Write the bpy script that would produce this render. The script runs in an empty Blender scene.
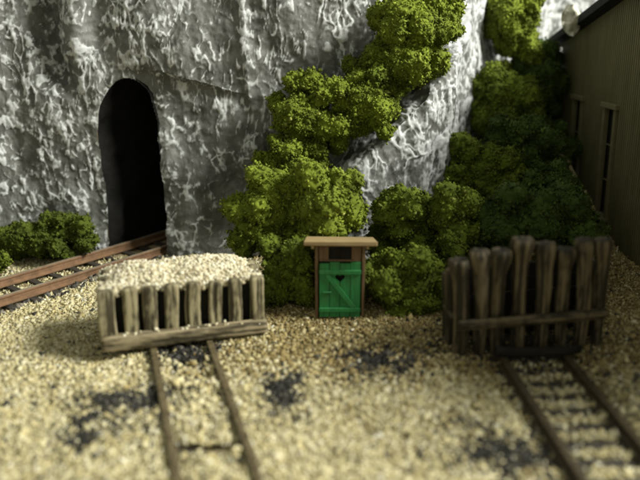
import bpy, bmesh, math, random
import numpy as np

# 1 unit = 1 cm of the model railway
sc = bpy.context.scene
R = math.radians

# ------------------------------------------------------------------ camera
cam_data = bpy.data.cameras.new("camera")
cam = bpy.data.objects.new("camera", cam_data)
sc.collection.objects.link(cam)
cam.location = (0, 0, 8.5)
cam.rotation_euler = (R(90 - 18.17), 0, 0)
cam_data.sensor_width = 36
cam_data.lens = 36
cam_data.clip_start = 0.1
cam_data.clip_end = 400
cam_data.dof.use_dof = True
cam_data.dof.focus_distance = 22.3
cam_data.dof.aperture_fstop = 0.092
sc.camera = cam

# ------------------------------------------------------------------ room light
world = bpy.data.worlds.new("World")
sc.world = world
world.use_nodes = True
bg = world.node_tree.nodes["Background"]
bg.inputs[0].default_value = (1.0, 0.98, 0.80, 1)
bg.inputs[1].default_value = 0.38

lamp_data = bpy.data.lights.new("room_lamp", 'AREA')
lamp_data.shape = 'DISK'
lamp_data.size = 20
lamp_data.energy = 86000
lamp_data.color = (1.0, 0.97, 0.88)
lamp = bpy.data.objects.new("room_lamp", lamp_data)
sc.collection.objects.link(lamp)
lamp.location = (48, 10, 44)
from mathutils import Vector, Matrix
lamp.rotation_euler = (Vector((-2, 20, 2)) - Vector(lamp.location)).to_track_quat('-Z', 'Y').to_euler()

sc.view_settings.view_transform = 'Standard'
sc.view_settings.look = 'None'
sc.view_settings.exposure = 0
sc.view_settings.gamma = 1
sc.cycles.filter_width = 1.8

# ------------------------------------------------------------------ noise
rng = np.random.default_rng(11)
random.seed(4)
_perm = np.random.default_rng(5).permutation(256)
_perm = np.concatenate([_perm, _perm, _perm])
_grad = np.random.default_rng(6).normal(size=(256, 3))
_grad /= np.linalg.norm(_grad, axis=1)[:, None]
_cell = np.random.default_rng(7).random((256, 3))

def _hash(ix, iy, iz):
    return _perm[_perm[_perm[ix & 255] + (iy & 255)] + (iz & 255)]

def noise(p):
    p = np.asarray(p, float)
    i = np.floor(p).astype(int)
    f = p - i
    u = f * f * f * (f * (f * 6 - 15) + 10)
    out = np.zeros(len(p))
    for dx in (0, 1):
        wx = u[:, 0] if dx else 1 - u[:, 0]
        for dy in (0, 1):
            wy = u[:, 1] if dy else 1 - u[:, 1]
            for dz in (0, 1):
                wz = u[:, 2] if dz else 1 - u[:, 2]
                g = _grad[_hash(i[:, 0] + dx, i[:, 1] + dy, i[:, 2] + dz)]
                d = (g * (f - np.array([dx, dy, dz]))).sum(1)
                out += wx * wy * wz * d
    return out * 1.5

def fbm(p, n=4):
    p = np.asarray(p, float)
    a, s = 1.0, 0
    for k in range(n):
        s = s + a * noise(p * 2 ** k + 17.3 * k)
        a *= 0.5
    return s

def worley(p):
    i = np.floor(p).astype(int)
    f1 = np.full(len(p), 9.0)
    f2 = np.full(len(p), 9.0)
    for dx in (-1, 0, 1):
        for dy in (-1, 0, 1):
            for dz in (-1, 0, 1):
                c = i + np.array([dx, dy, dz])
                q = c + _cell[_hash(c[:, 0], c[:, 1], c[:, 2])]
                d = ((q - p) ** 2).sum(1)
                m = d < f1
                f2 = np.where(m, f1, np.minimum(f2, d))
                f1 = np.where(m, d, f1)
    return np.sqrt(f1), np.sqrt(f2)

def ss(t):
    t = np.clip(t, 0, 1)
    return t * t * (3 - 2 * t)

# ------------------------------------------------------------------ mesh helpers
def link(name, me, mat=None, parent=None, smooth=False):
    o = bpy.data.objects.new(name, me)
    sc.collection.objects.link(o)
    if mat is not None and not me.materials:
        me.materials.append(mat)
    if parent is not None:
        o.parent = parent
    if smooth:
        me.polygons.foreach_set('use_smooth', [True] * len(me.polygons))
    return o

def fast_mesh(name, v, faces, attrs=None):
    """v (n,3), faces (m,k) numpy arrays; attrs: dict of float or colour point attributes"""
    me = bpy.data.meshes.new(name)
    k = faces.shape[1]
    me.vertices.add(len(v))
    me.vertices.foreach_set('co', np.ascontiguousarray(v, np.float32).ravel())
    me.loops.add(faces.size)
    me.loops.foreach_set('vertex_index', np.ascontiguousarray(faces, np.int32).ravel())
    me.polygons.add(len(faces))
    me.polygons.foreach_set('loop_start', np.arange(0, faces.size, k, dtype=np.int32))
    me.update(calc_edges=True)
    for n, a in (attrs or {}).items():
        if a.ndim == 1:
            at = me.attributes.new(n, 'FLOAT', 'POINT')
            at.data.foreach_set('value', np.ascontiguousarray(a, np.float32))
        else:
            at = me.attributes.new(n, 'FLOAT_COLOR', 'POINT')
            c = np.ones((len(a), 4), np.float32)
            c[:, :3] = a
            at.data.foreach_set('color', c.ravel())
    return me

def bm_mesh(name, bm):
    me = bpy.data.meshes.new(name)
    bmesh.ops.recalc_face_normals(bm, faces=bm.faces)
    bm.to_mesh(me)
    bm.free()
    return me

def add_box(bm, x0, x1, y0, y1, z0, z1, bevel=0.0, jit=0.0):
    r = random.uniform
    vs = [bm.verts.new((x + r(-jit, jit), y + r(-jit, jit), z + r(-jit, jit)))
          for x in (x0, x1) for y in (y0, y1) for z in (z0, z1)]
    fs = []
    for q in ((0, 1, 3, 2), (4, 6, 7, 5), (0, 4, 5, 1), (2, 3, 7, 6), (0, 2, 6, 4), (1, 5, 7, 3)):
        fs.append(bm.faces.new([vs[i] for i in q]))
    if bevel > 0:
        es = list({e for f in fs for e in f.edges})
        bmesh.ops.bevel(bm, geom=es, offset=bevel, segments=1, affect='EDGES', profile=0.5)

def box(name, mat, parent, x0, x1, y0, y1, z0, z1, bevel=0.012, jit=0.0):
    bm = bmesh.new()
    add_box(bm, x0, x1, y0, y1, z0, z1, bevel, jit)
    return link(name, bm_mesh(name, bm), mat, parent)

def prism(name, mat, parent, pts, y0, y1, bevel=0.0):
    """outline pts in x,z pushed through y0..y1"""
    bm = bmesh.new()
    a = [bm.verts.new((x, y0, z)) for x, z in pts]
    b = [bm.verts.new((x, y1, z)) for x, z in pts]
    n = len(pts)
    bm.faces.new(a)
    bm.faces.new(b[::-1])
    for i in range(n):
        bm.faces.new([a[i], b[i], b[(i + 1) % n], a[(i + 1) % n]])
    return link(name, bm_mesh(name, bm), mat, parent)

def log(name, mat, parent, p0, p1, r0, r1, flare=1.0, flat=1.0, sides=12, rings=9, rough=0.14, cup=0.0, grain=0.0, square=0.0):
    """a rough upright or lying timber: uneven, grooved, slightly bent tube"""
    p0, p1 = Vector(p0), Vector(p1)
    d = (p1 - p0)
    L = d.length
    d.normalize()
    side = Vector((1, 0, 0)) if abs(d.x) < 0.7 else Vector((0, 0, 1))
    u = (side - d * side.dot(d)).normalized()
    w = d.cross(u)
    so = rng.random(3) * 50
    vs, cav = [], []
    bend = rng.normal(size=2) * 0.02 * min(L, 2.5)
    groove = rng.random() * 6.28
    for k in range(rings):
        t = k / (rings - 1)
        r = r0 + (r1 - r0) * t
        if flare != 1.0:
            r *= 1 + (flare - 1) * float(ss((t - 0.78) / 0.2))
        if k == rings - 1:
            r *= 0.86
        c = p0 + d * (L * t) + u * (bend[0] * math.sin(3.1 * t)) + w * (bend[1] * math.sin(3.1 * t))
        for s in range(sides):
            a = 2 * math.pi * s / sides
            n = float(noise(np.array([[math.cos(a) * 1.4 + so[0], math.sin(a) * 1.4 + so[1], t * L * 0.9 + so[2]]]))[0])
            n2 = float(noise(np.array([[a * 1.9 + so[1], t * L * 0.35, so[0]]]))[0])
            g = math.exp(-((math.sin((a - groove) * 0.5)) / 0.16) ** 2) * 0.22
            n3 = 0.0
            if grain:
                n3 = float(noise(np.array([[a * 4.2 + so[2], t * L * 0.8, so[1]]]))[0]) + 0.6 * float(noise(np.array([[a * 3.0, t * L * 5.0 + so[0], so[2]]]))[0])
            if square:
                sq = (abs(math.cos(a)) ** 5 + abs(math.sin(a)) ** 5) ** -0.2
            else:
                sq = 1.0
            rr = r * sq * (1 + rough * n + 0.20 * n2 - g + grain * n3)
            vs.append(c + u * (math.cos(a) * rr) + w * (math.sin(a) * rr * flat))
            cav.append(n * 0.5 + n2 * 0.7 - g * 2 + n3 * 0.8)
    n_side = len(vs)
    ctop = p1 + d * (-cup)
    vs.append(p0)
    vs.append(ctop)
    cav += [0, -0.5 if cup > 0 else 0.2]
    fs = []
    for k in range(rings - 1):
        for s in range(sides):
            a, b = k * sides + s, k * sides + (s + 1) % sides
            fs.append((a, b, b + sides))
            fs.append((a, b + sides, a + sides))
    for s in range(sides):
        fs.append((n_side, (s + 1) % sides, s))
        fs.append((n_side + 1, n_side - sides + s, n_side - sides + (s + 1) % sides))
    me = fast_mesh(name, np.array([tuple(v) for v in vs]), np.array(fs), {'relief': np.array(cav)})
    return link(name, me, mat, parent, smooth=True)

_oct = np.array([[1, 0, 0], [-1, 0, 0], [0, 1, 0], [0, -1, 0], [0, 0, 1], [0, 0, -1]], float)
_octf = np.array([[0, 2, 4], [2, 1, 4], [1, 3, 4], [3, 0, 4], [2, 0, 5], [1, 2, 5], [3, 1, 5], [0, 3, 5]])

_tet = np.array([[1, 1, 1], [1, -1, -1], [-1, 1, -1], [-1, -1, 1]], float) * 0.8
_tetf = np.array([[0, 1, 2], [0, 3, 1], [0, 2, 3], [1, 3, 2]])

def grains(pos, rad, col, squash=0.75, name='grains', tetra=False):
    """many small angular crumbs in one mesh"""
    n = len(pos)
    base, faces = (_tet, _tetf) if tetra else (_oct, _octf)
    k = len(base)
    t = base[None] * rng.uniform(0.65, 1.3, (n, k, 1)) + rng.normal(size=(n, k, 3)) * (0.3 if tetra else 0.16)
    t[:, :, 2] *= squash
    q = rng.normal(size=(n, 4))
    q /= np.linalg.norm(q, axis=1)[:, None]
    w, x, y, z = q.T
    M = np.stack([np.stack([1 - 2 * (y * y + z * z), 2 * (x * y - z * w), 2 * (x * z + y * w)], 1),
                  np.stack([2 * (x * y + z * w), 1 - 2 * (x * x + z * z), 2 * (y * z - x * w)], 1),
                  np.stack([2 * (x * z - y * w), 2 * (y * z + x * w), 1 - 2 * (x * x + y * y)], 1)], 1)
    v = np.einsum('nij,nkj->nki', M, t) * rad[:, None, None] + pos[:, None, :]
    f = (faces[None] + (np.arange(n) * k)[:, None, None]).reshape(-1, 3)
    return fast_mesh(name, v.reshape(-1, 3), f, {'tint': np.repeat(col, k, axis=0)})

def thing(name, label, cat, loc=(0, 0, 0), rz=0.0, group=None):
    o = bpy.data.objects.new(name, None)
    sc.collection.objects.link(o)
    o.empty_display_size = 0.3
    o.location = loc
    o.rotation_euler = (0, 0, rz)
    return tag(o, label, cat, group)

def tag(o, label, cat, group=None, kind=None):
    o['label'] = label
    o['category'] = cat
    if group:
        o['group'] = group
    if kind:
        o['kind'] = kind
    return o

# ------------------------------------------------------------------ materials
class NT:
    def __init__(s, name, rough=0.8, spec=0.3):
        s.m = bpy.data.materials.new(name)
        s.m.use_nodes = True
        s.t = s.m.node_tree
        s.b = s.t.nodes['Principled BSDF']
        s.b.inputs['Roughness'].default_value = rough
        s.b.inputs['Specular IOR Level'].default_value = spec
        tc = s.t.nodes.new('ShaderNodeTexCoord')
        s.co = tc.outputs['Object']

    def n(s, kind, **kw):
        nd = s.t.nodes.new(kind)
        for k, v in kw.items():
            if k.startswith('i_'):
                nd.inputs[k[2:].replace('_', ' ')].default_value = v
            else:
                setattr(nd, k, v)
        return nd

    def l(s, a, b):
        s.t.links.new(a, b)

    def noise(s, scale, detail=5, stretch=None, rough=0.6):
        nd = s.n('ShaderNodeTexNoise', i_Scale=scale, i_Detail=detail, i_Roughness=rough)
        if stretch:
            mp = s.n('ShaderNodeMapping')
            mp.inputs['Scale'].default_value = stretch
            s.l(s.co, mp.inputs['Vector'])
            s.l(mp.outputs[0], nd.inputs['Vector'])
        else:
            s.l(s.co, nd.inputs['Vector'])
        return nd.outputs['Fac']

    def ramp(s, fac, stops, const=False):
        nd = s.n('ShaderNodeValToRGB')
        el = nd.color_ramp.elements
        while len(el) < len(stops):
            el.new(0.5)
        for e, (p, c) in zip(el, stops):
            e.position = p
            e.color = (c, c, c, 1) if isinstance(c, (int, float)) else (*c, 1)
        s.l(fac, nd.inputs['Fac'])
        return nd.outputs['Color']

    def mix(s, fac, a, b, mode='MIX'):
        nd = s.n('ShaderNodeMix', data_type='RGBA', blend_type=mode)
        for sock, val in ((nd.inputs['Factor'], fac), (nd.inputs['A'], a), (nd.inputs['B'], b)):
            if isinstance(val, (int, float)):
                sock.default_value = val
            elif isinstance(val, tuple):
                sock.default_value = (*val, 1)
            else:
                s.l(val, sock)
        return nd.outputs['Result']

    def attr(s, name, out='Fac'):
        return s.n('ShaderNodeAttribute', attribute_name=name).outputs[out]

    def math(s, op, a, b=0.0):
        nd = s.n('ShaderNodeMath', operation=op)
        for sock, val in ((nd.inputs[0], a), (nd.inputs[1], b)):
            if isinstance(val, (int, float)):
                sock.default_value = val
            else:
                s.l(val, sock)
        return nd.outputs[0]

    def color(s, c):
        if isinstance(c, tuple):
            s.b.inputs['Base Color'].default_value = (*c, 1)
        else:
            s.l(c, s.b.inputs['Base Color'])

    def bump(s, h, strength=0.4, dist=0.05):
        nd = s.n('ShaderNodeBump', i_Strength=strength, i_Distance=dist)
        s.l(h, nd.inputs['Height'])
        s.l(nd.outputs[0], s.b.inputs['Normal'])

def mat_rock():
    k = NT('painted_plaster_rock', 0.55, 0.35)
    base = k.ramp(k.noise(0.9, 6), [(0.3, (0.06, 0.063, 0.056)), (0.5, (0.12, 0.125, 0.115)), (0.72, (0.215, 0.225, 0.215))])
    d = k.attr('drybrush')
    br = k.noise(3.6, 8, (1.0, 1.0, 0.5), 0.78)
    f = k.math('ADD', d, k.math('MULTIPLY', k.math('SUBTRACT', br, 0.5), 1.3))
    f = k.ramp(f, [(0.20, 0.0), (0.34, 0.40), (0.47, 1.0)])
    white = k.ramp(k.noise(5, 3), [(0.3, (0.40, 0.42, 0.41)), (0.7, (0.64, 0.68, 0.70))])
    k.color(k.mix(f, base, white))
    k.bump(k.noise(6, 7, (1, 1, 0.5), 0.72), 0.45, 0.07)
    return k.m

def mat_tint(name, rough=0.85, spec=0.25, bump=0.0):
    k = NT(name, rough, spec)
    c = k.attr('tint', 'Color')
    k.color(k.mix(k.ramp(k.noise(22, 3), [(0.3, 0.0), (0.7, 0.5)]), c, (0.6, 0.6, 0.6), 'MULTIPLY'))
    return k.m

def mat_plain(name, c1, c2, scale=4, rough=0.8, spec=0.3, stretch=None, bump=0.3, bd=0.03, relief=False):
    k = NT(name, rough, spec)
    n = k.noise(scale, 6, stretch, 0.65)
    f = k.ramp(n, [(0.3, 0.0), (0.7, 1.0)])
    if relief:
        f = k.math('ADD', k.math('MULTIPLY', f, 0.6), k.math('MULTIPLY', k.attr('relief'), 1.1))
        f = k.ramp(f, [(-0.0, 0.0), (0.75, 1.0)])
    k.color(k.mix(f, c1, c2))
    if bump:
        k.bump(k.noise(scale * 2.5, 5, stretch, 0.7), bump, bd)
    return k.m

def mat_green():
    k = NT('worn_green_paint', 0.55, 0.35)
    n = k.noise(6, 6, (2, 2, 0.3), 0.65)
    c = k.mix(k.ramp(n, [(0.3, 0.0), (0.7, 1.0)]), (0.016, 0.15, 0.04), (0.032, 0.25, 0.07))
    chips = k.ramp(k.noise(9, 8, (1, 1, 0.5), 0.8), [(0.60, 0.0), (0.70, 0.75)])
    c = k.mix(chips, c, (0.09, 0.13, 0.055))
    stain = k.ramp(k.noise(2.2, 5, None, 0.7), [(0.48, 0.0), (0.75, 0.55)])
    k.color(k.mix(stain, c, (0.05, 0.085, 0.03)))
    k.bump(k.noise(18, 5, (2, 2, 0.3), 0.7), 0.4, 0.02)
    return k.m

M = {
    'rock': mat_rock(),
    'gravel': mat_tint('loose_gravel', 0.75, 0.35),
    'foliage': mat_tint('foam_foliage', 0.9, 0.2),
    'soil': mat_plain('sandy_soil', (0.26, 0.21, 0.11), (0.42, 0.36, 0.22), 6, 0.95, 0.15, None, 0.6, 0.05),
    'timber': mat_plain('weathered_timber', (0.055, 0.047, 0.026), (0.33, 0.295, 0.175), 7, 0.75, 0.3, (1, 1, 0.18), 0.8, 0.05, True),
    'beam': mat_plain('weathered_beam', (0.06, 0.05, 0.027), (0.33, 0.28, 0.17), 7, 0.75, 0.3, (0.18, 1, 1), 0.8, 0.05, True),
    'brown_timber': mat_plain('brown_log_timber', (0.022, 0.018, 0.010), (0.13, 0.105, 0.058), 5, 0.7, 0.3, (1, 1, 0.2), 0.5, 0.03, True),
    'dark': mat_plain('shade_and_dark_wood', (0.008, 0.008, 0.007), (0.022, 0.019, 0.014), 5, 0.85, 0.2),  # near-black wood, also standing in for shade in gaps and openings
    'rail': mat_plain('rusty_rail', (0.055, 0.042, 0.022), (0.16, 0.13, 0.07), 4, 0.5, 0.4, None, 0.2, 0.01),
    'rail_dark': mat_plain('dark_rail', (0.028, 0.021, 0.011), (0.075, 0.058, 0.03), 4, 0.5, 0.4, None, 0.2, 0.01),
    'rail_orange': mat_plain('orange_rust_rail', (0.13, 0.078, 0.043), (0.26, 0.155, 0.085), 3.5, 0.55, 0.4, None, 0.2, 0.01),
    'rail_top': mat_plain('worn_rail_top', (0.16, 0.13, 0.09), (0.34, 0.30, 0.22), 3, 0.35, 0.5, None, 0.1, 0.005),
    'sleeper': mat_plain('dark_sleeper', (0.018, 0.016, 0.013), (0.065, 0.058, 0.045), 4, 0.75, 0.3, (0.3, 2, 2), 0.4, 0.02),
    'green': mat_green(),
    'outwall': mat_plain('brown_hut_wood', (0.10, 0.062, 0.03), (0.20, 0.13, 0.07), 6, 0.75, 0.3, (2, 2, 0.3), 0.3, 0.02),
    'hutroof': mat_plain('tan_hut_roof', (0.25, 0.18, 0.085), (0.34, 0.26, 0.13), 4, 0.7, 0.3, (0.4, 2, 1), 0.3, 0.02),
    'siding': mat_plain('olive_siding', (0.10, 0.094, 0.044), (0.15, 0.14, 0.07), 2, 0.6, 0.3, (1, 1, 0.3), 0.1, 0.01),
    'trim': mat_plain('olive_trim', (0.11, 0.102, 0.05), (0.16, 0.148, 0.076), 3, 0.6, 0.3, None, 0.1, 0.01),
    'glass': mat_plain('dark_glass', (0.006, 0.007, 0.008), (0.012, 0.013, 0.015), 2, 0.12, 0.5, None, 0),
    'roof': mat_plain('black_roof', (0.010, 0.010, 0.011), (0.022, 0.022, 0.022), 4, 0.85, 0.2, None, 0.4, 0.03),
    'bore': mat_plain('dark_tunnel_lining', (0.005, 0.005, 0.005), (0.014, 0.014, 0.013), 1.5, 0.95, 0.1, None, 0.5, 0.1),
    'flake': mat_plain('pale_plaster', (0.45, 0.45, 0.36), (0.68, 0.68, 0.58), 3, 0.7, 0.3, None, 0.3, 0.03),
}

# ------------------------------------------------------------------ terrain functions
def ground_z(x, y):
    x, y = np.asarray(x, float), np.asarray(y, float)
    p = np.stack([x * 0.35, y * 0.35, np.zeros_like(x)], -1).reshape(-1, 3)
    n = fbm(p, 3).reshape(x.shape)
    z = 0.026 * np.clip(x, -12, 10) + 0.10 * n
    # the sidings' beds lie a little lower
    u = (x - 5.68) * 0.999 + (y - 14.83) * 0.047
    k = ss((1.5 - np.abs(u)) / 0.4) * ss((17.5 - y) / 0.6)
    z = z * (1 - k) - 0.03 * k
    al = (x + 3.9) * -0.317 + (y - 16.23) * 0.948
    u = (x + 3.9) * 0.948 + (y - 16.23) * 0.317
    k = ss((0.85 - np.abs(u)) / 0.2) * ss((1.5 - al) / 0.5)
    z = z * (1 - k) - 0.27 * k
    # bank behind the log stop, running up to the cliff
    z = z + 3.2 * ss((y - 19.5) / 8.5) * ss((x - 4.2) / 3.0) * ss((11.6 - x) / 1.2)
    return z

PX = [-40, -16, -12, -9, -6, -3, 0, 2, 4, 5, 7, 9, 12, 40]
PY = [20, 23.5, 24.6, 24.6, 24.2, 24.2, 24.3, 24.4, 24.8, 25.6, 28.3, 31.3, 34, 36]

def cliff_y(x, z):
    y = np.interp(x, PX, PY) + 0.13 * np.maximum(z, 0)
    line = 2.9 + (x - 0.4) * 0.98
    y = y - 1.3 * ss((line - z) / 0.7 + 0.5) * ss((x + 0.8) / 0.8) * ss((6.5 - x) / 1.5)
    return y

# tunnel mouth
TX, THW, TZS, TZT = -7.4, 1.2, 4.7, 6.75
def in_mouth(x, z, grow=0.0):
    hw = THW + grow
    wob = 0.10 * np.sin(z * 0.9 + 0.4) + 0.025 * np.sin(z * 5.3)
    dx = x - TX - wob
    arch = np.where(z > TZS, np.sqrt(np.clip(1 - ((z - TZS) / (TZT + grow - TZS)) ** 2, 0, 1)), 1.0)
    return np.abs(dx) / np.maximum(hw * arch, 1e-3)

# ------------------------------------------------------------------ ground
def build_ground():
    xs = np.concatenate([np.linspace(-70, -15, 12)[:-1], np.linspace(-15, 14, 150), np.linspace(14, 70, 12)[1:]])
    ys = np.concatenate([np.linspace(-30, 6, 10)[:-1], np.linspace(6, 34, 150), np.linspace(34, 60, 8)[1:]])
    X, Y = np.meshgrid(xs, ys)
    Z = ground_z(X, Y)
    nx = len(xs)
    v = np.stack([X, Y, Z], -1).reshape(-1, 3)
    i = (np.arange(len(ys) - 1)[:, None] * nx + np.arange(nx - 1)[None]).ravel()
    f = np.stack([i, i + 1, i + nx + 1, i + nx], 1)
    o = link('ground', fast_mesh('ground', v, f), M['soil'], None, True)
    o['kind'] = 'structure'
    o['label'] = 'sandy model railway ground under the loose gravel'
    return o
build_ground()

# ------------------------------------------------------------------ cliff
def build_cliff():
    xs = np.concatenate([np.linspace(-40, -15, 40)[:-1], np.linspace(-15, 9.6, 640), np.linspace(9.6, 14, 60)[1:], np.linspace(14, 40, 30)[1:]])
    zs = np.concatenate([np.linspace(-1.0, 11.5, 330), np.linspace(11.5, 22, 40)[1:]])
    X, Z = np.meshgrid(xs, zs)
    shp = X.shape
    x, z = X.ravel(), Z.ravel()
    y0 = cliff_y(x, z)
    # big folds: a deep vertical fold at the upper left, a brow right of the mouth, a crest
    fold = np.exp(-((x + 10.3 + 0.15 * (z - 8)) / 0.55) ** 2) * ss((z - 5.8) / 1.5)
    y0 = y0 + 1.1 * fold - 0.45 * np.exp(-((x + 9.2) / 0.5) ** 2) * ss((z - 6.5) / 1.5)
    brow_line = 7.0 - 0.27 * (x + 6.6)
    bm_ = np.exp(-((x + 5.0) / 2.0) ** 2)
    y0 = y0 - 0.38 * bm_ * ss((z - brow_line) / 0.35 + 0.5) * (1 - ss((z - brow_line - 0.8) / 2.5))
    crest = np.exp(-((x + 2.85 - 0.05 * (9 - z)) / 0.22) ** 2) * ss((z - 5.0) / 1.0)
    y0 = y0 - 0.13 * crest
    P = np.stack([x, y0, z], 1)
    A = P * np.array([1, 1, 0.5])
    warp = np.stack([fbm(P * 0.7 + 3, 4), fbm(P * 0.7 + 31, 4), fbm(P * 0.7 + 63, 4)], 1)
    big = fbm(A * 0.38 + 5, 3)
    mid = fbm(A * 1.1 + 9, 3)
    # where each kind of crease rules
    right = ss((x + 0.5) / 1.5)
    edge = ss((x - 3.6 - 0.25 * (z - 3)) / 1.2)
    low = ss((5.6 - z) / 1.5)
    leftdense = ss((-4.6 - x) / 2.0)
    def keep(f, o, lo, wid):
        return ss((fbm(P * f + o, 2) - lo) / wid)
    # nets of sharp folds, three sizes
    f1, f2 = worley(A * 0.9 + warp * 0.35)
    c1 = np.exp(-((f2 - f1) / 0.055) ** 2) * keep(0.7, 77, -0.3, 0.5)
    g1, g2 = worley(P * np.array([1.7, 1.7, 1.35]) + warp * 0.5 + 40)
    c2 = np.exp(-((g2 - g1) / 0.07) ** 2) * keep(0.9, 91, -0.15, 0.4)
    h1, h2 = worley(P * np.array([3.3, 3.3, 2.2]) + warp * 0.6 + 80)
    c3 = np.exp(-((h2 - h1) / 0.11) ** 2) * keep(1.2, 55, -0.02, 0.35)
    # long brushed streaks running down the face, and short slanted strokes
    slant = x + 0.22 * warp[:, 0]
    st = noise(np.stack([slant * 3.4, y0 * 3.4, z * 0.30], 1))
    streak = np.exp(-(st / 0.09) ** 2) * ss((fbm(P * np.array([1.6, 1.6, 0.6]) + 13, 2) + 0.02) / 0.35)
    st2 = noise(np.stack([slant * 6.5, y0 * 6.5, z * 0.9], 1) + 7)
    hair = np.exp(-(st2 / 0.12) ** 2) * ss((fbm(P * np.array([2.0, 2.0, 0.9]) + 47, 2) - 0.0) / 0.35)
    st3 = noise(np.stack([(x + 0.55 * z) * 3.6 + warp[:, 1] * 0.6, y0 * 3.6, (z - 0.55 * x) * 1.2], 1) + 11)
    stroke = np.exp(-(st3 / 0.12) ** 2) * ss((fbm(P * 1.5 + 29, 2) + 0.02) / 0.3)
    fine = fbm(P * 4.0, 3)
    blot = ss((fbm(P * np.array([2.2, 2.2, 1.6]) + 19, 3) - 0.22) / 0.3)
    m1 = (0.45 + 0.55 * right) * (1 - 0.4 * leftdense) * (1 - 0.6 * edge)
    m2 = np.clip(0.06 + 0.8 * low * (1 - leftdense) + 0.45 * right, 0, 1) * (1 - 0.6 * edge)
    m3 = np.clip(0.1 + 0.75 * leftdense, 0, 1)
    ms = np.clip(0.65 + 0.6 * edge + 0.3 * (1 - low) - 0.3 * low * (1 - edge), 0, 1)
    mw = np.clip(0.15 + 0.85 * leftdense, 0, 1)
    d = (0.30 * big + 0.09 * mid + 0.06 * c1 * m1 + 0.04 * c2 * m2 + 0.032 * c3 * m3 + 0.042 * streak * ms + 0.026 * hair * ms
         + 0.036 * stroke * mw + 0.035 * blot * mw + 0.03 * fine + 0.04 * (0.5 - np.minimum(f1, 1)))
    q = in_mouth(x, z)
    near = ss((q - 0.95) / 0.35)
    near = np.where(z > TZT, np.maximum(near, ss((z - TZT) / 0.6)), near)
    d = d * (0.55 + 0.45 * near)
    # push out along the base normal
    Y0 = y0.reshape(shp)
    dydx = np.gradient(Y0, axis=1) / np.gradient(X, axis=1)
    dydz = np.gradient(Y0, axis=0) / np.gradient(Z, axis=0)
    nrm = np.stack([np.clip(dydx, -2.5, 2.5), -np.ones(shp), np.clip(dydz, -1, 1)], -1).reshape(-1, 3)
    nrm /= np.linalg.norm(nrm, axis=1)[:, None]
    V = P + nrm * d[:, None]
    dry = (0.72 * c1 * m1 + 0.58 * c2 * m2 + 0.36 * c3 * m3 + 0.66 * streak * ms + 0.5 * hair * ms + 0.5 * stroke * mw + 0.42 * blot * mw
           + 0.20 * ss((mid - 0.1) / 0.5) + 0.10 * edge + 0.22 * crest + 0.12 * right - 0.02 * leftdense + 0.28 * fine)
    nx = len(xs)
    i = (np.arange(len(zs) - 1)[:, None] * nx + np.arange(nx - 1)[None])
    xc, zc = (X[:-1, :-1] + X[1:, 1:]) / 2, (Z[:-1, :-1] + Z[1:, 1:]) / 2
    hole = (in_mouth(xc, zc) < 1.0) & (zc < TZT)
    i = i[~hole]
    f = np.stack([i, i + 1, i + nx + 1, i + nx], 1)
    o = link('cliff', fast_mesh('cliff', V, f, {'drybrush': dry}), M['rock'], None, True)
    o['kind'] = 'structure'
    o['label'] = 'grey crumpled plaster cliff with white brushed creases'
    # tunnel bore: the mouth outline swept along the track into the hill
    a = np.linspace(-0.2, 1.2, 48)
    pts = []
    for t in np.linspace(-1.0, TZS, 12):
        pts.append((-1, t))
    for t in np.linspace(math.pi, 0, 20)[1:-1]:
        pts.append((math.cos(t), TZS + math.sin(t) * (TZT + 0.04 - TZS)))
    for t in np.linspace(TZS, -1.0, 12):
        pts.append((1, t))
    pts = np.array(pts)
    hw = THW + 0.03
    wob = 0.10 * np.sin(pts[:, 1] * 0.9 + 0.4) + 0.025 * np.sin(pts[:, 1] * 5.3)
    bx = TX + wob + pts[:, 0] * hw
    by = cliff_y(bx, pts[:, 1])
    rings = []
    for k, s in enumerate((0.0, 0.5, 1.2, 2.5, 4, 6, 9, 13)):
        jig = fbm(np.stack([bx * 0.9, np.full_like(bx, s), pts[:, 1] * 0.9], 1), 2) * (0.0 if k == 0 else 0.35)
        rings.append(np.stack([bx + 0.5 * s + jig * np.sign(pts[:, 0]), by + 0.78 * s + 0.03, pts[:, 1] + jig * (pts[:, 1] > TZS)], 1))
    n = len(pts)
    V = np.concatenate(rings + [np.array([[TX + 6.5, 24.5 + 10.5, 3.0]])])
    F = []
    for k in range(len(rings) - 1):
        for s in range(n - 1):
            F.append((k * n + s, k * n + s + 1, (k + 1) * n + s + 1))
            F.append((k * n + s, (k + 1) * n + s + 1, (k + 1) * n + s))
    for s in range(n - 1):
        F.append(((len(rings) - 1) * n + s, (len(rings) - 1) * n + s + 1, len(V) - 1))
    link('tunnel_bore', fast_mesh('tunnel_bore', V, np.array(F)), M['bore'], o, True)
build_cliff()

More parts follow.
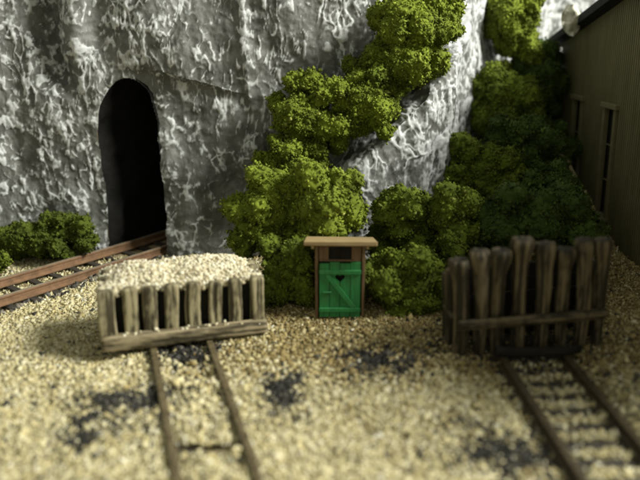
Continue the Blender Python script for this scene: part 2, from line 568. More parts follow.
# ------------------------------------------------------------------ railway tracks
def rail_mesh(name, path, wide=1.0, high=1.0):
    """flat-bottomed rail section swept along path (points at the rail foot)"""
    top = 0.26
    prof = [(-0.11, 0), (0.11, 0), (0.11, 0.035), (0.03, 0.07), (0.03, 0.175), (0.062, 0.20), (0.062, top - 0.012), (0.05, top), (-0.05, top),
            (-0.062, top - 0.012), (-0.062, 0.20), (-0.03, 0.175), (-0.03, 0.07), (-0.11, 0.035)]
    prof = [(a * wide, b * high) for a, b in prof]
    n = len(prof)
    V, F = [], []
    for i, p in enumerate(path):
        a = path[max(i - 1, 0)]
        b = path[min(i + 1, len(path) - 1)]
        t = np.array([b[0] - a[0], b[1] - a[1]])
        t = t / np.linalg.norm(t)
        s = np.array([t[1], -t[0]])
        for u, w in prof:
            V.append((p[0] + s[0] * u, p[1] + s[1] * u, p[2] + w))
    for i in range(len(path) - 1):
        for k in range(n):
            a, b = i * n + k, i * n + (k + 1) % n
            F.append((a, b, b + n, a + n))
    bm = bmesh.new()
    vs = [bm.verts.new(v) for v in V]
    for f in F:
        bm.faces.new([vs[k] for k in f])
    bm.faces.new(vs[:n][::-1])
    bm.faces.new(vs[-n:])
    return bm_mesh(name, bm)

def make_track(label, center, gauge, rail_mat, zfun, pitch, first, tie_len=2.5, tie_drop=0.0, top_mat=None, wide=1.0, high=1.0):
    """center: plan polyline; rails and sleepers as parts"""
    c = np.array(center, float)
    seg = np.r_[0, np.cumsum(np.linalg.norm(np.diff(c, axis=0), axis=1))]
    def at(s):
        p = np.array([np.interp(s, seg, c[:, 0]), np.interp(s, seg, c[:, 1])])
        q = np.array([np.interp(s + .05, seg, c[:, 0]), np.interp(s + .05, seg, c[:, 1])])
        r = np.array([np.interp(s - .05, seg, c[:, 0]), np.interp(s - .05, seg, c[:, 1])])
        t = (q - r) / np.linalg.norm(q - r)
        return p, t
    p0, _ = at(seg[-1] / 2)
    o = thing('railway_track', label, 'railway track', (0, 0, 0))
    lines = []
    for sgn in (-1, 1):
        path = []
        for s in np.linspace(0.06, seg[-1] - 0.06, 40):
            p, t = at(s)
            q = p + np.array([t[1], -t[0]]) * sgn * gauge / 2
            path.append((q[0], q[1], zfun(p[0], p[1])))
        lines.append(np.array(path))
        rl = link('rail', rail_mesh('rail', path, wide, high), rail_mat, o)
        if top_mat:
            rl.data.materials.append(top_mat)
            for pl in rl.data.polygons:
                if pl.normal.z > 0.9 and pl.center.z > np.mean([w[2] for w in path]) + 0.2:
                    pl.material_index = 1
    s = first
    bm = bmesh.new()
    add_box(bm, -tie_len / 2, tie_len / 2, -0.13, 0.13, -0.22, 0.0, 0.02, 0.012)
    tie = bm_mesh('sleeper', bm)
    while s < seg[-1] - 0.2:
        p, t = at(s)
        k = link('sleeper', tie, M['sleeper'], o)
        k.location = (p[0], p[1], zfun(p[0], p[1]) - 0.004 - tie_drop)
        k.rotation_euler = (0, 0, math.atan2(t[1], t[0]) - math.pi / 2 + random.uniform(-0.03, 0.03))
        s += pitch
    return lines

RAILS = []
# left siding, ending under the gravel box
ld = np.array([-0.317, 0.948])
lc = np.array([-3.9, 16.23])
left_pts = [tuple(lc + ld * t) for t in np.linspace(-12.5, 2.0, 12)]
RAILS += make_track('half buried left siding of two thin rails ending under the gravel filled timber box', left_pts, 1.55, M['rail'],
                    lambda x, y: -0.20, 0.95, 0.45, 2.3, 0.0, None, 1.4, 1.1)
# right siding
rd = np.array([-0.047, 0.999])
rc = np.array([5.68, 14.83])
right_pts = [tuple(rc + rd * t) for t in np.linspace(-11, 2.2, 12)]
RAILS += make_track('dark right siding with exposed sleepers ending at the tall log stop', right_pts, 1.70, M['rail_dark'],
                    lambda x, y: 0.09, 0.62, 0.35, 2.5, 0.0, None, 1.45)
# running line out of the tunnel, curving past the left
cv = [(-17.5, 12.6), (-15.6, 14.4), (-13.6, 16.8), (-12.0, 18.8), (-10.65, 20.45), (-9.4, 22.0), (-8.15, 23.55), (-6.9, 25.1), (-5.7, 26.8), (-4.7, 28.6)]
RAILS += make_track('rust orange track curving out of the dark tunnel mouth', cv, 1.6, M['rail_orange'],
                    lambda x, y: -0.12, 0.8, 0.3, 2.5, 0.0, M['rail_top'], 1.15, 1.2)

# ------------------------------------------------------------------ loose gravel
def dist_lines(x, y, lines):
    d = np.full(x.shape, 9.0)
    for L in lines:
        for a, b in zip(L[:-1:2, :2], L[2::2, :2]):
            ab = b - a
            t = np.clip(((x - a[0]) * ab[0] + (y - a[1]) * ab[1]) / (ab @ ab), 0, 1)
            d = np.minimum(d, np.hypot(x - a[0] - t * ab[0], y - a[1] - t * ab[1]))
    return d

def track_coord(x, y, c, d):
    """along, across of a straight track"""
    rx, ry = x - c[0], y - c[1]
    return rx * d[0] + ry * d[1], rx * d[1] - ry * d[0]

PALE = np.array([[0.68, 0.62, 0.36], [0.60, 0.53, 0.28], [0.76, 0.72, 0.49], [0.53, 0.46, 0.23], [0.70, 0.65, 0.42], [0.40, 0.34, 0.17], [0.82, 0.80, 0.64]])
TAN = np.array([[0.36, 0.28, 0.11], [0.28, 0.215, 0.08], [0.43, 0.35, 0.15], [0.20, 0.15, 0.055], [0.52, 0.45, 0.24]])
BLACK = np.array([[0.014, 0.014, 0.012], [0.028, 0.028, 0.024], [0.05, 0.05, 0.042], [0.10, 0.098, 0.08]])

def pick(pal, n, p=None):
    return pal[rng.choice(len(pal), n, p=p)] * rng.uniform(0.9, 1.1, (n, 1))

def gravel():
    N = 330000
    y = 7.0 + 17.8 * rng.random(N) ** 0.95
    half = 0.56 * (0.95 * y + 2.65) + 1.0
    x = rng.uniform(-1, 1, N) * half
    keep = rng.random(N) < (half / half.max()) * 1.15
    x, y = x[keep], y[keep]
    dr = dist_lines(x, y, RAILS)
    dcurve = dist_lines(x, y, RAILS[4:])
    al, ac = track_coord(x, y, lc, ld)
    bl, bc = track_coord(x, y, rc, rd)
    ok = dr > np.where(x < 2, 0.075, 0.11)
    # curve track bed and beyond: little gravel; bank behind the stop: none under the bushes
    tt = (x + 10.65) * 0.78 - (y - 20.45) * 0.626          # right of the running line > 0
    ok &= ~((tt < 1.0) & (rng.random(len(x)) < 0.85) & (tt > -1.3))
    ok &= y < cliff_y(x, 0 * x) - 0.1
    ok &= ~((x > 11.5) & (y > 12))
    # right track: sleepers swept clean
    s = (bl + 11 - 0.35) / 0.62
    on_tie = (np.abs(s - np.round(s)) * 0.62 < 0.17) & (np.abs(bc) < 1.2) & (bl < 2.2)
    ok &= ~(on_tie & (rng.random(len(x)) < 0.97))
    # left track: one sleeper shows
    gap = (np.abs(al + 4.72 + 0.12 * np.sin(ac * 3)) < 0.15) & (np.abs(ac) < 0.72)
    ok &= ~gap
    x, y = x[ok], y[ok]
    dr, al, ac, bl, bc, on_tie = dr[ok], al[ok], ac[ok], bl[ok], bc[ok], on_tie[ok]
    n = len(x)
    p2 = np.stack([x, y, 0 * x], 1)
    col = pick(PALE, n, [0.28, 0.22, 0.14, 0.12, 0.16, 0.04, 0.04])
    # browner, finer dirt in front of the hut and bushes, and painted shade around the log stop
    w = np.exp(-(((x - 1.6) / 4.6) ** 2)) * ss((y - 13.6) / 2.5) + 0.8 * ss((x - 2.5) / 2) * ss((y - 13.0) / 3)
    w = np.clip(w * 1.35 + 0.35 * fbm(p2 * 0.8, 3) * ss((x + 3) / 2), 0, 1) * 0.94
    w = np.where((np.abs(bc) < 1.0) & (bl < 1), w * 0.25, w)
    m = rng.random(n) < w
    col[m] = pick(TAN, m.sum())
    # black cinder patches, and black grains under the box and the log stop
    b = np.zeros(n)
    for cx, cy, sx, sy, a in ((-4.8, 13.55, 1.0, 0.5, 1.7), (-5.4, 12.6, 0.45, 0.95, 1.4), (-4.0, 13.9, 0.6, 0.45, 1.3), (-4.4, 12.6, 0.9, 0.7, 0.4),
                              (-0.95, 13.9, 0.42, 0.95, 1.7), (-0.65, 12.9, 0.4, 0.5, 0.4), (1.75, 15.2, 1.1, 0.8, 1.2), (3.1, 15.6, 0.5, 0.8, 0.5), (2.4, 14.7, 0.5, 0.4, 0.5),
                              (4.0, 11.2, 1.1, 0.7, 1.3), (3.3, 12.2, 0.7, 0.6, 0.45), (-3.75, 16.1, 0.75, 0.6, 2.0), (-3.2, 15.2, 0.25, 0.7, 0.5), (-6.0, 16.3, .4, .3, .5),
                              (5.6, 16.2, 2.2, 1.0, 1.1), (8.0, 13.5, 1.0, 1.5, 0.35), (-3.0, 11.6, 0.5, 0.2, 0.5), (7.9, 10.8, 0.7, 0.5, 0.5)):  # the wide patch under the log stop paints the shade there
        b = np.maximum(b, a * np.exp(-(((x - cx) / sx) ** 2 + ((y - cy) / sy) ** 2)))
    b = np.clip(b * (0.85 + 0.9 * fbm(p2 * 2.6 + 4, 4)), 0, 0.94) + 0.02
    m = rng.random(n) < b
    col[m] = pick(BLACK, m.sum())
    rad = rng.gamma(5, 0.0080, n).clip(0.02, 0.12)
    z = ground_z(x, y) + rng.uniform(0.0, 0.06, n)
    # ballast heaped between the left rails and banked against them
    z = np.where((np.abs(ac) < 0.8) & (al < 1.5), np.maximum(z, -0.10 + 0.12 * fbm(p2 * 2, 2) + rng.uniform(-0.05, 0.04, n)), z)
    # right track bed a little proud of the sleepers' gaps
    z = np.where((np.abs(bc) < 1.25) & ~on_tie & (bl < 2.2), np.maximum(z, 0.06 + rng.uniform(-0.06, 0.06, n)), z)
    z = np.where(on_tie & (np.abs(bc) < 1.25), np.maximum(z, 0.10), z)
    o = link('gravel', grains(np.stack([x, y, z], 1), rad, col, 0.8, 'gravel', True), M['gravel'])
    tag(o, 'loose cream and tan gravel scattered over the ground with black patches', 'gravel', None, 'stuff')
    # coarse dark ballast along the near rail of the running line
    k = 480
    s = rng.uniform(0, 1, k)
    L = RAILS[5]
    ix = s * (len(L) - 1)
    px = np.interp(ix, np.arange(len(L)), L[:, 0]) + (rng.uniform(0.16, 0.62, k)) * 0.78
    py = np.interp(ix, np.arange(len(L)), L[:, 1]) - (px - np.interp(ix, np.arange(len(L)), L[:, 0])) * 0.8
    mk = (py < 24.2) & (py > 12)
    px, py = px[mk], py[mk]
    c = np.array([[0.05, 0.05, 0.045], [0.12, 0.115, 0.1], [0.22, 0.2, 0.16], [0.03, 0.03, 0.03]])
    o = link('ballast', grains(np.stack([px, py, ground_z(px, py) + 0.08], 1), rng.uniform(0.05, 0.15, len(px)), pick(c, len(px)), 0.8, 'ballast'), M['gravel'])
    tag(o, 'coarse dark grey ballast stones beside the rust orange rail', 'ballast', None, 'stuff')
gravel()

# ------------------------------------------------------------------ left buffer: timber box heaped with gravel
def gravel_box():
    o = thing('timber_box', 'low weathered timber box of upright posts over the end of the left siding', 'buffer stop', (-5.9, 15.75, 0.0), R(16.5))
    o.rotation_euler.y = R(1.4)
    W, D, zb, zt = 4.44, 2.0, 0.17, 1.86
    hs = [0.13, 0.72, 1.25, 1.84, 2.46, 3.06, 3.62, 4.26]
    ws = [0.22, 0.185, 0.175, 0.19, 0.195, 0.18, 0.18, 0.20]
    for x, w in zip(hs, ws):
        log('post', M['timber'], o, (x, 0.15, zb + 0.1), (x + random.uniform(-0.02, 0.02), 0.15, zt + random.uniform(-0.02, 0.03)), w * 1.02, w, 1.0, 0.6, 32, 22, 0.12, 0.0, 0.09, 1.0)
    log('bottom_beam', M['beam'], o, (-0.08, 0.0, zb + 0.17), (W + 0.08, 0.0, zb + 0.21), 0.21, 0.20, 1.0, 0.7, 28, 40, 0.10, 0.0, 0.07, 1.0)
    for x in (0.1, W - 0.1):
        for y in (0.62, 1.1, 1.6):
            log('post', M['timber'], o, (x, y, zb + 0.1), (x, y, zt + random.uniform(-0.06, 0.06)), 0.17, 0.16, 1.0, 0.8, 10, 7)
        log('bottom_beam', M['beam'], o, (x - 0.02, 0.1, zb + 0.14), (x - 0.02, D, zb + 0.14), 0.15, 0.14, 1.0, 0.8, 10, 8)
    for x in hs[1:-1]:
        log('post', M['timber'], o, (x, D - 0.1, zb + 0.1), (x, D - 0.1, zt + random.uniform(-0.06, 0.06)), 0.17, 0.16, 1.0, 0.8, 8, 6)
    log('bottom_beam', M['beam'], o, (0, D, zb + 0.16), (W, D, zb + 0.16), 0.15, 0.14, 1.0, 0.8, 10, 8)
    # near-black box added so the gaps between the posts read as shade
    box('gap_shade', M['dark'], o, 0.26, W - 0.26, 0.30, D - 0.24, zb + 0.02, zt - 0.14, 0.01)
    # two bearers down to the ground
    for x in (0.5, W - 0.5):
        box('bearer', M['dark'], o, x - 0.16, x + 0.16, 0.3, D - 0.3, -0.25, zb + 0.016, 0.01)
    # the gravel heaped on top
    n = 6500
    x = rng.uniform(-0.02, W + 0.02, n)
    y = rng.uniform(0.06, D + 0.02, n)
    h = zt - 0.14 + 0.26 * ss(np.minimum(x, W - x) / 0.8) * ss((y - 0.15) / 1.1) * ss((D + 0.35 - y) / 0.6) + 0.08 * fbm(np.stack([x, y, 0 * x], 1) * 1.3, 2)
    m = (y > 0.28) | ((rng.random(n) < 0.16) & (y > 0.14))
    x, y, h = x[m], y[m], h[m]
    k = 34
    x = np.r_[x, rng.uniform(0.1, W - 0.1, k)]
    y = np.r_[y, rng.uniform(-0.10, 0.06, k)]
    h = np.r_[h, np.full(k, zb + 0.40)]
    n = len(x)
    col = pick(np.array([[0.70, 0.66, 0.48], [0.6, 0.55, 0.37], [0.78, 0.75, 0.60], [0.48, 0.42, 0.27], [0.34, 0.29, 0.17]]), n, [0.3, 0.28, 0.2, 0.15, 0.07])
    ca, sa = math.cos(o.rotation_euler.z), math.sin(o.rotation_euler.z)
    pos = np.stack([-5.9 + x * ca - y * sa, 15.75 + x * sa + y * ca, h - 0.0245 * x + rng.uniform(-0.06, 0.05, n)], 1)
    g = link('gravel_heap', grains(pos, rng.uniform(0.04, 0.095, n), col, 0.8, 'gravel_heap'), M['gravel'])
    # filling under the loose stones
    gx, gy = np.meshgrid(np.linspace(0.24, W - 0.24, 40), np.linspace(0.26, D - 0.16, 20))
    gh = zt - 0.20 + 0.26 * ss(np.minimum(gx, W - gx) / 0.8) * ss((gy - 0.15) / 1.1) * ss((D + 0.35 - gy) / 0.6)
    v = np.stack([-5.9 + gx * ca - gy * sa, 15.75 + gx * sa + gy * ca, gh - 0.0245 * gx], -1).reshape(-1, 3)
    i = (np.arange(19)[:, None] * 40 + np.arange(39)[None]).ravel()
    link('fill', fast_mesh('fill', v, np.stack([i, i + 1, i + 41, i + 40], 1)), M['soil'], g, True)
    tag(g, 'pale cream gravel heaped on top of the timber box', 'gravel', None, 'stuff')
gravel_box()

# ------------------------------------------------------------------ right buffer: tall log stop
def log_stop():
    o = thing('log_stop', 'tall dark stockade of eight uneven brown logs with one crossbeam at the right siding end', 'buffer stop', (3.72, 15.45, 0.0), R(3.5))
    o.rotation_euler.y = R(-3.5)
    xs = [0.08, 0.60, 1.17, 1.75, 2.34, 2.87, 3.42, 3.92]
    top = [2.84, 3.04, 3.02, 3.28, 3.1, 2.92, 3.12, 3.08]
    rad = [0.215, 0.20, 0.205, 0.215, 0.205, 0.20, 0.205, 0.20]
    for x, t, r in zip(xs, top, rad):
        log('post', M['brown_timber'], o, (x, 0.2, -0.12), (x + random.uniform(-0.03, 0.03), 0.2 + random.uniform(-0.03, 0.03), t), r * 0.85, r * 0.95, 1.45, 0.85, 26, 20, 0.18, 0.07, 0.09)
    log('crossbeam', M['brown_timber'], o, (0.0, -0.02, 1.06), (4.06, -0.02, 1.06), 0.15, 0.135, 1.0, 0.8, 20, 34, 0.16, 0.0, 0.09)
    # side and rear of the crib
    for x in (-0.02, 4.0):
        for y, t in ((0.64, 2.3), (1.08, 2.1)):
            log('post', M['brown_timber'], o, (x, y, -0.12), (x, y, t + random.uniform(-0.1, 0.1)), 0.15, 0.15, 1.2, 0.85, 10, 8)
        log('crossbeam', M['brown_timber'], o, (x, 0.2, 1.15), (x, 1.3, 1.15), 0.10, 0.10, 1.0, 0.8, 8, 6)
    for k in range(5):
        box('plank', M['dark'], o, 0.0, 4.0, 1.22, 1.34, 0.02 + k * 0.44, 0.42 + k * 0.44, 0.015, 0.01)  # dark boards added so the gaps between the logs go black
    # the shaded sleepers in front of the posts get a dark bar, added below
    return o
log_stop()
dk = thing('shade_bar', 'dark bar added across the rails for the shade at the foot of the log stop', 'timber', (5.75, 15.12, 0.36), R(4))
log('block', M['dark'], dk, (-1.15, 0, 0.13), (1.15, 0, 0.12), 0.15, 0.14, 1.0, 0.8, 10, 8)  # added bar, its black stands for shade over the sleepers

# ------------------------------------------------------------------ green-door hut
def hut():
    o = thing('outhouse', 'tiny brown outhouse with bright green plank door and flat tan roof', 'outhouse', (0.60, 17.95, 0.02), R(-1.5))
    hw, D, H = 0.69, 1.25, 2.52
    for s in (-1, 1):
        box('side_wall', M['outwall'], o, s * hw - 0.05, s * hw + 0.05, 0.03, D - 0.03, -0.1, H - 0.36)
        box('corner_post', M['outwall'], o, s * (hw + 0.01) - 0.045, s * (hw + 0.01) + 0.045, -0.06, 0.027, -0.1, H)
        box('roof_bracket', M['hutroof'], o, s * (hw + 0.12) - 0.045, s * (hw + 0.12) + 0.045, -0.16, 0.10, H - 0.17, H - 0.005)
    box('rear_wall', M['outwall'], o, -hw + 0.052, hw - 0.052, D - 0.1, D - 0.02, -0.1, H - 0.45)
    box('threshold', M['outwall'], o, -hw + 0.06, hw - 0.06, -0.03, 0.10, -0.1, 0.13)
    # wall over the door with its dark window
    zt = 1.92
    box('lintel', M['outwall'], o, -hw + 0.058, hw - 0.058, -0.035, 0.055, zt, zt + 0.06)
    box('header', M['outwall'], o, -hw + 0.058, hw - 0.058, -0.035, 0.055, H - 0.13, H - 0.03)
    for s in (-1, 1):
        a, b = sorted((s * 0.34, s * (hw - 0.06)))
        box('wall_panel', M['outwall'], o, a, b, -0.03, 0.05, zt + 0.062, H - 0.132)
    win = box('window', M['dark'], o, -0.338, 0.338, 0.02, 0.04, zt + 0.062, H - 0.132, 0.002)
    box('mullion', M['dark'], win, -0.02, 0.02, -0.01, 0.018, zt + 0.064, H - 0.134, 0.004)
    # roof: slab high in front, dropping to the back
    bm = bmesh.new()
    add_box(bm, -1.08, 1.08, -0.38, D + 0.25, 0, 0.15, 0.025, 0.012)
    for v in bm.verts:
        v.co.z += H - 0.46 * (v.co.y + 0.38) / 1.9
    link('roof', bm_mesh('roof', bm), M['hutroof'], o)
    # plank door with heart cut-out at the joint of the two middle planks
    dr = bpy.data.objects.new('door', None)
    sc.collection.objects.link(dr)
    dr.parent = o
    dr.location = (0.0, -0.05, 0.15)
    dr.rotation_euler = (0, 0, R(1.0))
    dw, dh, n = 1.24, 1.76, 4
    pw = dw / n
    th = np.linspace(0, math.pi, 13)
    hx = 16 * np.sin(th) ** 3
    hz = 13 * np.cos(th) - 5 * np.cos(2 * th) - 2 * np.cos(3 * th) - np.cos(4 * th)
    hx, hz = hx * 0.0088, 1.28 + hz * 0.0088
    for k in range(n):
        x0, x1 = -dw / 2 + k * pw + 0.008, -dw / 2 + (k + 1) * pw - 0.008
        t = random.uniform(-0.025, 0.025)
        if k == 1:
            pts = [(x0, 0), (x1, 0)] + [(x1 - a, b) for a, b in zip(hx[::-1], hz[::-1])] + [(x1, dh + t), (x0, dh + t)]
        elif k == 2:
            pts = [(x0, 0), (x1, 0), (x1, dh + t), (x0, dh + t)] + [(x0 + a, b) for a, b in zip(hx, hz)]
        else:
            pts = [(x0, 0), (x1, 0), (x1, dh + t), (x0, dh + t)]
        q = []
        for p in pts:
            if not q or abs(p[0] - q[-1][0]) + abs(p[1] - q[-1][1]) > 1e-5:
                q.append(p)
        prism('plank', M['green'], dr, q, -0.06, 0.0)
    box('batten', M['green'], dr, -dw / 2 - 0.005, dw / 2 + 0.005, -0.115, -0.062, dh - 0.36, dh - 0.22, 0.015)
    box('batten', M['green'], dr, -dw / 2 - 0.005, dw / 2 + 0.005, -0.115, -0.062, 0.18, 0.32, 0.015)
    prism('brace', M['green'], dr, [(-0.46, dh - 0.365), (-0.30, dh - 0.365), (0.50, 0.325), (0.34, 0.325)], -0.11, -0.062)
    box('handle', M['green'], dr, -0.52, -0.26, -0.12, -0.062, 0.80, 0.85, 0.012)
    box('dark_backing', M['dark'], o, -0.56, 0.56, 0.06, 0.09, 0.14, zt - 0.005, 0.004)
hut()

# ------------------------------------------------------------------ siding building on the right
def building():
    WX = 11.6
    o = thing('siding_building', 'large olive building with vertical siding and tall narrow windows at the right edge', 'building', (WX, 21.5, 0.0))
    o.rotation_euler.y = R(-2.5)
    ya, yb, yr = -9.5, 9.6, 2.9          # local along depth
    ze, zn, zr = 7.9, 8.6, 9.75
    def rake(y):
        return zr - (zr - ze) * (y - yr) / (yb - yr) if y > yr else zr - (zr - zn) * (yr - y) / (yr - ya)
    wins = [(3.8, 'w'), (7.1, 'w')]
    whw, wz0, wz1 = 0.5, 1.3, 5.6
    bm = bmesh.new()
    pitch = 0.16
    n = int((yb - ya) / pitch)
    for k in range(n):
        y0 = ya + k * pitch
        y1 = y0 + pitch
        spans = [(-0.3, None)]
        for wy, _ in wins:
            if y1 > wy - whw and y0 < wy + whw:
                spans = [(-0.3, wz0), (wz1, None)]
        for za, zb_ in spans:
            g = 0.022
            ta = rake(y0) if zb_ is None else zb_
            tb = rake(y1) if zb_ is None else zb_
            # a proud board and a recessed joint
            ys = [y0, y0 + pitch * 0.66, y0 + pitch * 0.72, y1 - 0.004]
            dx = [0, 0, 0.05, 0.05]
            lo = [bm.verts.new((d, y, za)) for d, y in zip(dx, ys)]
            hi = [bm.verts.new((d, y, ta + (tb - ta) * (y - y0) / pitch)) for d, y in zip(dx, ys)]
            lo.append(bm.verts.new((0, y1, za)))
            hi.append(bm.verts.new((0, y1, tb)))
            for q in range(4):
                bm.faces.new([lo[q], hi[q], hi[q + 1], lo[q + 1]])
    link('siding', bm_mesh('siding', bm), M['siding'], o)
    # body behind the siding
    box('wall', M['siding'], o, 0.12, 10.0, ya, ya + 0.2, -0.3, ze, 0)
    box('wall', M['siding'], o, 0.12, 10.0, yb - 0.2, yb, -0.3, ze, 0)
    # gable backing as strips between windows so that the openings stay open
    edges = [ya + 0.21] + [e for wy, _ in wins for e in (wy - whw - 0.02, wy + whw + 0.02)] + [yb - 0.21]
    for a, b in zip(edges[::2], edges[1::2]):
        prism_pts = [(a, -0.3), (b, -0.3), (b, rake(b) - 0.05)] + ([(yr, zr - 0.05)] if a < yr < b else []) + [(a, rake(a) - 0.05)]
        bm = bmesh.new()
        f1 = [bm.verts.new((0.06, p[0], p[1])) for p in prism_pts]
        f2 = [bm.verts.new((0.30, p[0], p[1])) for p in prism_pts]
        bm.faces.new(f1)
        bm.faces.new(f2[::-1])
        for i in range(len(f1)):
            j = (i + 1) % len(f1)
            bm.faces.new([f1[i], f2[i], f2[j], f1[j]])
        link('wall', bm_mesh('wall', bm), M['siding'], o)
    for wy, _ in wins:
        for (a, b) in ((-0.3, wz0 - 0.02), (wz1 + 0.02, min(rake(wy - whw), rake(wy + whw)) - 0.06)):
            box('wall', M['siding'], o, 0.06, 0.30, wy - whw - 0.018, wy + whw + 0.018, a, b, 0)
        w = bpy.data.objects.new('window', None)
        sc.collection.objects.link(w)
        w.parent = o
        w.location = (0, wy, 0)
        for s in (-1, 1):
            a, b = sorted((s * (whw - 0.10), s * (whw + 0.08)))
            box('frame', M['trim'], w, -0.085, 0.12, a, b, wz0, wz1, 0.01)
        box('lintel', M['trim'], w, -0.16, 0.12, -whw - 0.20, whw + 0.20, wz1 + 0.002, wz1 + 0.20, 0.015)
        box('sill', M['trim'], w, -0.20, 0.12, -whw - 0.16, whw + 0.16, wz0 - 0.16, wz0 - 0.002, 0.015)
        box('pane', M['glass'], w, 0.15, 0.18, -whw, whw, wz0 + 0.005, wz1 - 0.005, 0)
        box('glazing_bar', M['trim'], w, 0.10, 0.148, -0.025, 0.025, wz0 + 0.006, wz1 - 0.006, 0.004)
        for q in (0.33, 0.66):
            zz = wz0 + (wz1 - wz0) * q
            for s in (-1, 1):
                a, b = sorted((s * 0.028, s * (whw - 0.103)))
                box('glazing_bar', M['trim'], w, 0.10, 0.145, a, b, zz - 0.025, zz + 0.025, 0.004)
    # roof slabs with overhang
    for y0, y1, z0, z1 in ((yr, yb + 0.7, zr, rake(yb) - (zr - ze) * 0.7 / (yb - yr)), (yr, ya - 0.7, zr, rake(ya) - (zr - zn) * 0.7 / (yr - ya))):
        bm = bmesh.new()
        P = [(y0, z0 + 0.02), (y1, z1 + 0.02), (y1, z1 + 0.34), (y0, z0 + 0.34)]
        a = [bm.verts.new((-0.55, p[0], p[1])) for p in P]
        b = [bm.verts.new((10.4, p[0], p[1])) for p in P]
        bm.faces.new(a)
        bm.faces.new(b[::-1])
        for i in range(4):
            bm.faces.new([a[i], b[i], b[(i + 1) % 4], a[(i + 1) % 4]])
        link('roof', bm_mesh('roof', bm), M['roof'], o)
building()

# ------------------------------------------------------------------ pale flake at the roof edge
def flake():
    nu, nv = 14, 18
    u, v = np.meshgrid(np.linspace(-1, 1, nu), np.linspace(0, 1, nv))
    wid = 0.42 * np.sin(np.pi * np.clip(v * 0.92 + 0.06, 0, 1)) ** 0.7
    x = u * wid + 0.25 * v
    z = -1.25 * v
    y = 0.18 * (u ** 2) + 0.22 * v ** 2
    p = np.stack([x, y, z], -1).reshape(-1, 3)
    n = fbm(p * 2.2, 3)[:, None] * np.array([[0.05, 0.22, 0.05]])
    front = p + n
    back = front + np.array([0, 0.09, 0.0])
    V = np.concatenate([front, back])
    i = (np.arange(nv - 1)[:, None] * nu + np.arange(nu - 1)[None]).ravel()
    F = [np.stack([i, i + 1, i + nu + 1, i + nu], 1), np.stack([i + nu * nv, i + nu + nu * nv, i + nu + 1 + nu * nv, i + 1 + nu * nv], 1)]
    ring = list(range(nu)) + [k * nu + nu - 1 for k in range(1, nv)] + [(nv - 1) * nu + k for k in range(nu - 2, -1, -1)] + [k * nu for k in range(nv - 2, 0, -1)]
    rim = np.array([(a, b, b + nu * nv, a + nu * nv) for a, b in zip(ring, ring[1:] + ring[:1])])
    o = link('plaster_flake', fast_mesh('plaster_flake', V, np.concatenate(F + [rim])), M['flake'], None, True)
    o.location = (10.35, 27.9, 9.5)
    tag(o, 'small pale curled flake hanging at the black roof edge of the building', 'plaster flake')
flake()

# ------------------------------------------------------------------ bushes of clumped foam
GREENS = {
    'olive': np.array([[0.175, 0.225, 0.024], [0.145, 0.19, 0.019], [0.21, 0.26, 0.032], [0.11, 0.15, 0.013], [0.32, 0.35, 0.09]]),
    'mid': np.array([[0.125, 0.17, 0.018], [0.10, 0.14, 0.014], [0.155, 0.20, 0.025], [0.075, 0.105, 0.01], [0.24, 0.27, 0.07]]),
    'mid_shaded': np.array([[0.085, 0.115, 0.014], [0.068, 0.095, 0.011], [0.11, 0.145, 0.02], [0.05, 0.07, 0.008], [0.16, 0.19, 0.04]]),  # mid darkened evenly, shade put into the foam colour
    'deep': np.array([[0.06, 0.10, 0.019], [0.047, 0.08, 0.015], [0.08, 0.12, 0.023], [0.035, 0.058, 0.011], [0.13, 0.165, 0.04]]),  # shade of the right bank put into the foam colour
}

def ico(center, r, sub=2):
    bm = bmesh.new()
    bmesh.ops.create_icosphere(bm, subdivisions=sub, radius=1.0)
    v = np.array([tuple(a.co) for a in bm.verts])
    f = np.array([[a.index for a in q.verts] for q in bm.faces])
    bm.free()
    return v, f
_iv, _if = ico((0, 0, 0), 1, 4)

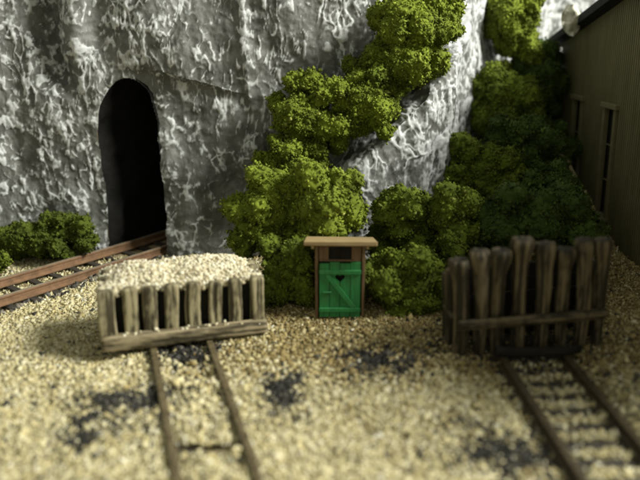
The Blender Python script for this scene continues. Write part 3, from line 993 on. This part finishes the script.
def bush(label, center, rad, pal, lumps=26, dens=1.0, group=None):
    """a torn clump of foam: a lumpy fissured body covered with crumbs"""
    global rng
    seed = int(abs(center[0] * 31 + center[1] * 57 + center[2] * 13) * 10)
    rng = np.random.default_rng(seed)
    c = np.array(center, float)
    rad = np.array(rad, float)
    # body: overlapping lobes of mixed size
    lumps = max(9, int(lumps * 0.75))
    k = rng.normal(size=(lumps, 3))
    k /= np.linalg.norm(k, axis=1)[:, None]
    cc = k * rad * rng.uniform(0.30, 0.85, (lumps, 1))
    cr = rad.min() * rng.uniform(0.28, 0.62, lumps) * (1.15 - 0.45 * np.linalg.norm(cc / rad, axis=1))
    cc = np.concatenate([cc, np.zeros((1, 3))])
    cr = np.r_[cr, rad.min() * 0.7]
    def shape(p, d):
        """push lobe points in and out so that lobes break up into smaller knots"""
        q = p + c
        return p + d * (0.20 * fbm(q * 1.7, 3) + 0.10 * noise(q * 5.5) + 0.05 * noise(q * 11))[:, None]
    V, F, o0 = [], [], 0
    for j in range(len(cr)):
        V.append(shape(_iv * cr[j] + cc[j], _iv))
        F.append(_if + o0)
        o0 += len(_iv)
    V = np.concatenate(V)
    tone = fbm((V + c) * 1.3, 3)
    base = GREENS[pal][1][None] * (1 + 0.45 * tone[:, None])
    me = fast_mesh('bush', V, np.concatenate(F), {'tint': base.clip(0.004, 1)})
    o = link('bush', me, M['foliage'], None, False)
    o.location = tuple(c)
    n = int(11000 * dens * (rad[0] * rad[2] + rad[0] * rad[1] + rad[1] * rad[2]) / 5.0)
    w = cr ** 2
    ids = rng.choice(len(cr), n, p=w / w.sum())
    d = rng.normal(size=(n, 3))
    d /= np.linalg.norm(d, axis=1)[:, None]
    p0 = cc[ids] + d * cr[ids][:, None]
    p = shape(p0, d) + d * (rng.exponential(0.035, n).clip(0, 0.22) - 0.01)[:, None]
    inside = np.zeros(n, bool)
    for j in range(len(cr)):
        inside |= (np.linalg.norm(p0 - cc[j], axis=1) < cr[j] * 0.86)
    p = p[~inside]
    n = len(p)
    tone = fbm((p + c) * 1.3, 3)
    col = pick(GREENS[pal], n, [0.34, 0.3, 0.2, 0.14, 0.02]) * (1 + 0.45 * tone)[:, None]
    r = rng.gamma(4, 0.0095, n).clip(0.014, 0.09)
    link('foam_crumbs', grains(p, r, col.clip(0.004, 1), 0.9, 'foam_crumbs', True), M['foliage'], o)['kind'] = 'stuff'
    tag(o, label, 'bush', group or 'foam bushes on the cliff and the ground')
    return o

# ledge on the cliff
bush('bright olive bush lowest on the diagonal cliff ledge, above the outhouse roof', (-0.5, 23.9, 5.35), (1.9, 1.0, 1.65), 'olive', 38)
bush('small olive bush clinging to the cliff under the ledge bushes, left of centre', (-1.1, 23.8, 3.95), (1.4, 0.9, 1.15), 'olive', 20)
bush('round olive bush in the middle of the diagonal cliff ledge', (1.5, 24.0, 5.9), (1.9, 1.0, 1.6), 'olive', 38)
bush('small olive bush tucked into the hollow between the two biggest ledge bushes', (2.2, 24.3, 7.0), (1.4, 0.9, 1.3), 'mid', 20)
bush('tall olive bush high on the cliff ledge beside the white rock', (3.3, 24.4, 7.85), (2.0, 1.1, 2.1), 'olive', 46)
bush('olive bush topping the cliff ledge at the upper edge', (4.3, 24.9, 9.3), (1.0, 0.8, 1.1), 'olive', 18)
# around the hut
bush('tall green bush behind the right end of the timber box', (-1.7, 21.2, 2.4), (1.45, 1.1, 2.0), 'olive', 42)
bush('leafy green bush directly behind the outhouse roof', (0.1, 20.8, 2.7), (1.7, 1.1, 1.75), 'olive', 42)
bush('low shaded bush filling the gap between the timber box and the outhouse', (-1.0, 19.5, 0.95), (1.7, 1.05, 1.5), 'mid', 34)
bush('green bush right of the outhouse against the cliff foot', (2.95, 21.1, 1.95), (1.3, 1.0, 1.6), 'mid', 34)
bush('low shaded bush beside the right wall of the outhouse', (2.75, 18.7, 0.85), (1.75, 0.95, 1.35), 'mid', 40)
# bank on the right
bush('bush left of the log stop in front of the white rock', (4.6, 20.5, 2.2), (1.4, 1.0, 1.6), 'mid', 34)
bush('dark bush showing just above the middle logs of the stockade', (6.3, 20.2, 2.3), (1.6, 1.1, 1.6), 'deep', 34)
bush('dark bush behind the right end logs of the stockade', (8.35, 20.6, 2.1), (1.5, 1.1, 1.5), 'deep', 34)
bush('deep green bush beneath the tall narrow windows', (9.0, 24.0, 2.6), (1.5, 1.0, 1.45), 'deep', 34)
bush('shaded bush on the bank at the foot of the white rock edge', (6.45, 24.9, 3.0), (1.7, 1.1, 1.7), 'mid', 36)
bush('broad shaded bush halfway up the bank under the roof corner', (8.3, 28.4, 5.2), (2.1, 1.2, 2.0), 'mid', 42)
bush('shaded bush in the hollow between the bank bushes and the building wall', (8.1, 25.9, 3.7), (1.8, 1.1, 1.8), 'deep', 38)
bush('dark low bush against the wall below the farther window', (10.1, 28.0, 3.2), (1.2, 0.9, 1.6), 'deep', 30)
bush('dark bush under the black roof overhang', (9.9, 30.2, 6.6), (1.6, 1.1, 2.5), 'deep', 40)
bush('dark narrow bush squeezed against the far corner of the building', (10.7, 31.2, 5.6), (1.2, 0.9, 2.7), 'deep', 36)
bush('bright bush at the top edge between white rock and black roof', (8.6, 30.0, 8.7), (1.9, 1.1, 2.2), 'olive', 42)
# left
bush('wide low bush left of the tunnel mouth beside the rusty track', (-10.9, 23.8, 0.7), (2.5, 0.85, 1.1), 'mid_shaded', 52)
bush('tiny bush at the left edge beside the rusty track', (-12.2, 22.4, 0.35), (0.75, 0.6, 0.6), 'mid', 14)
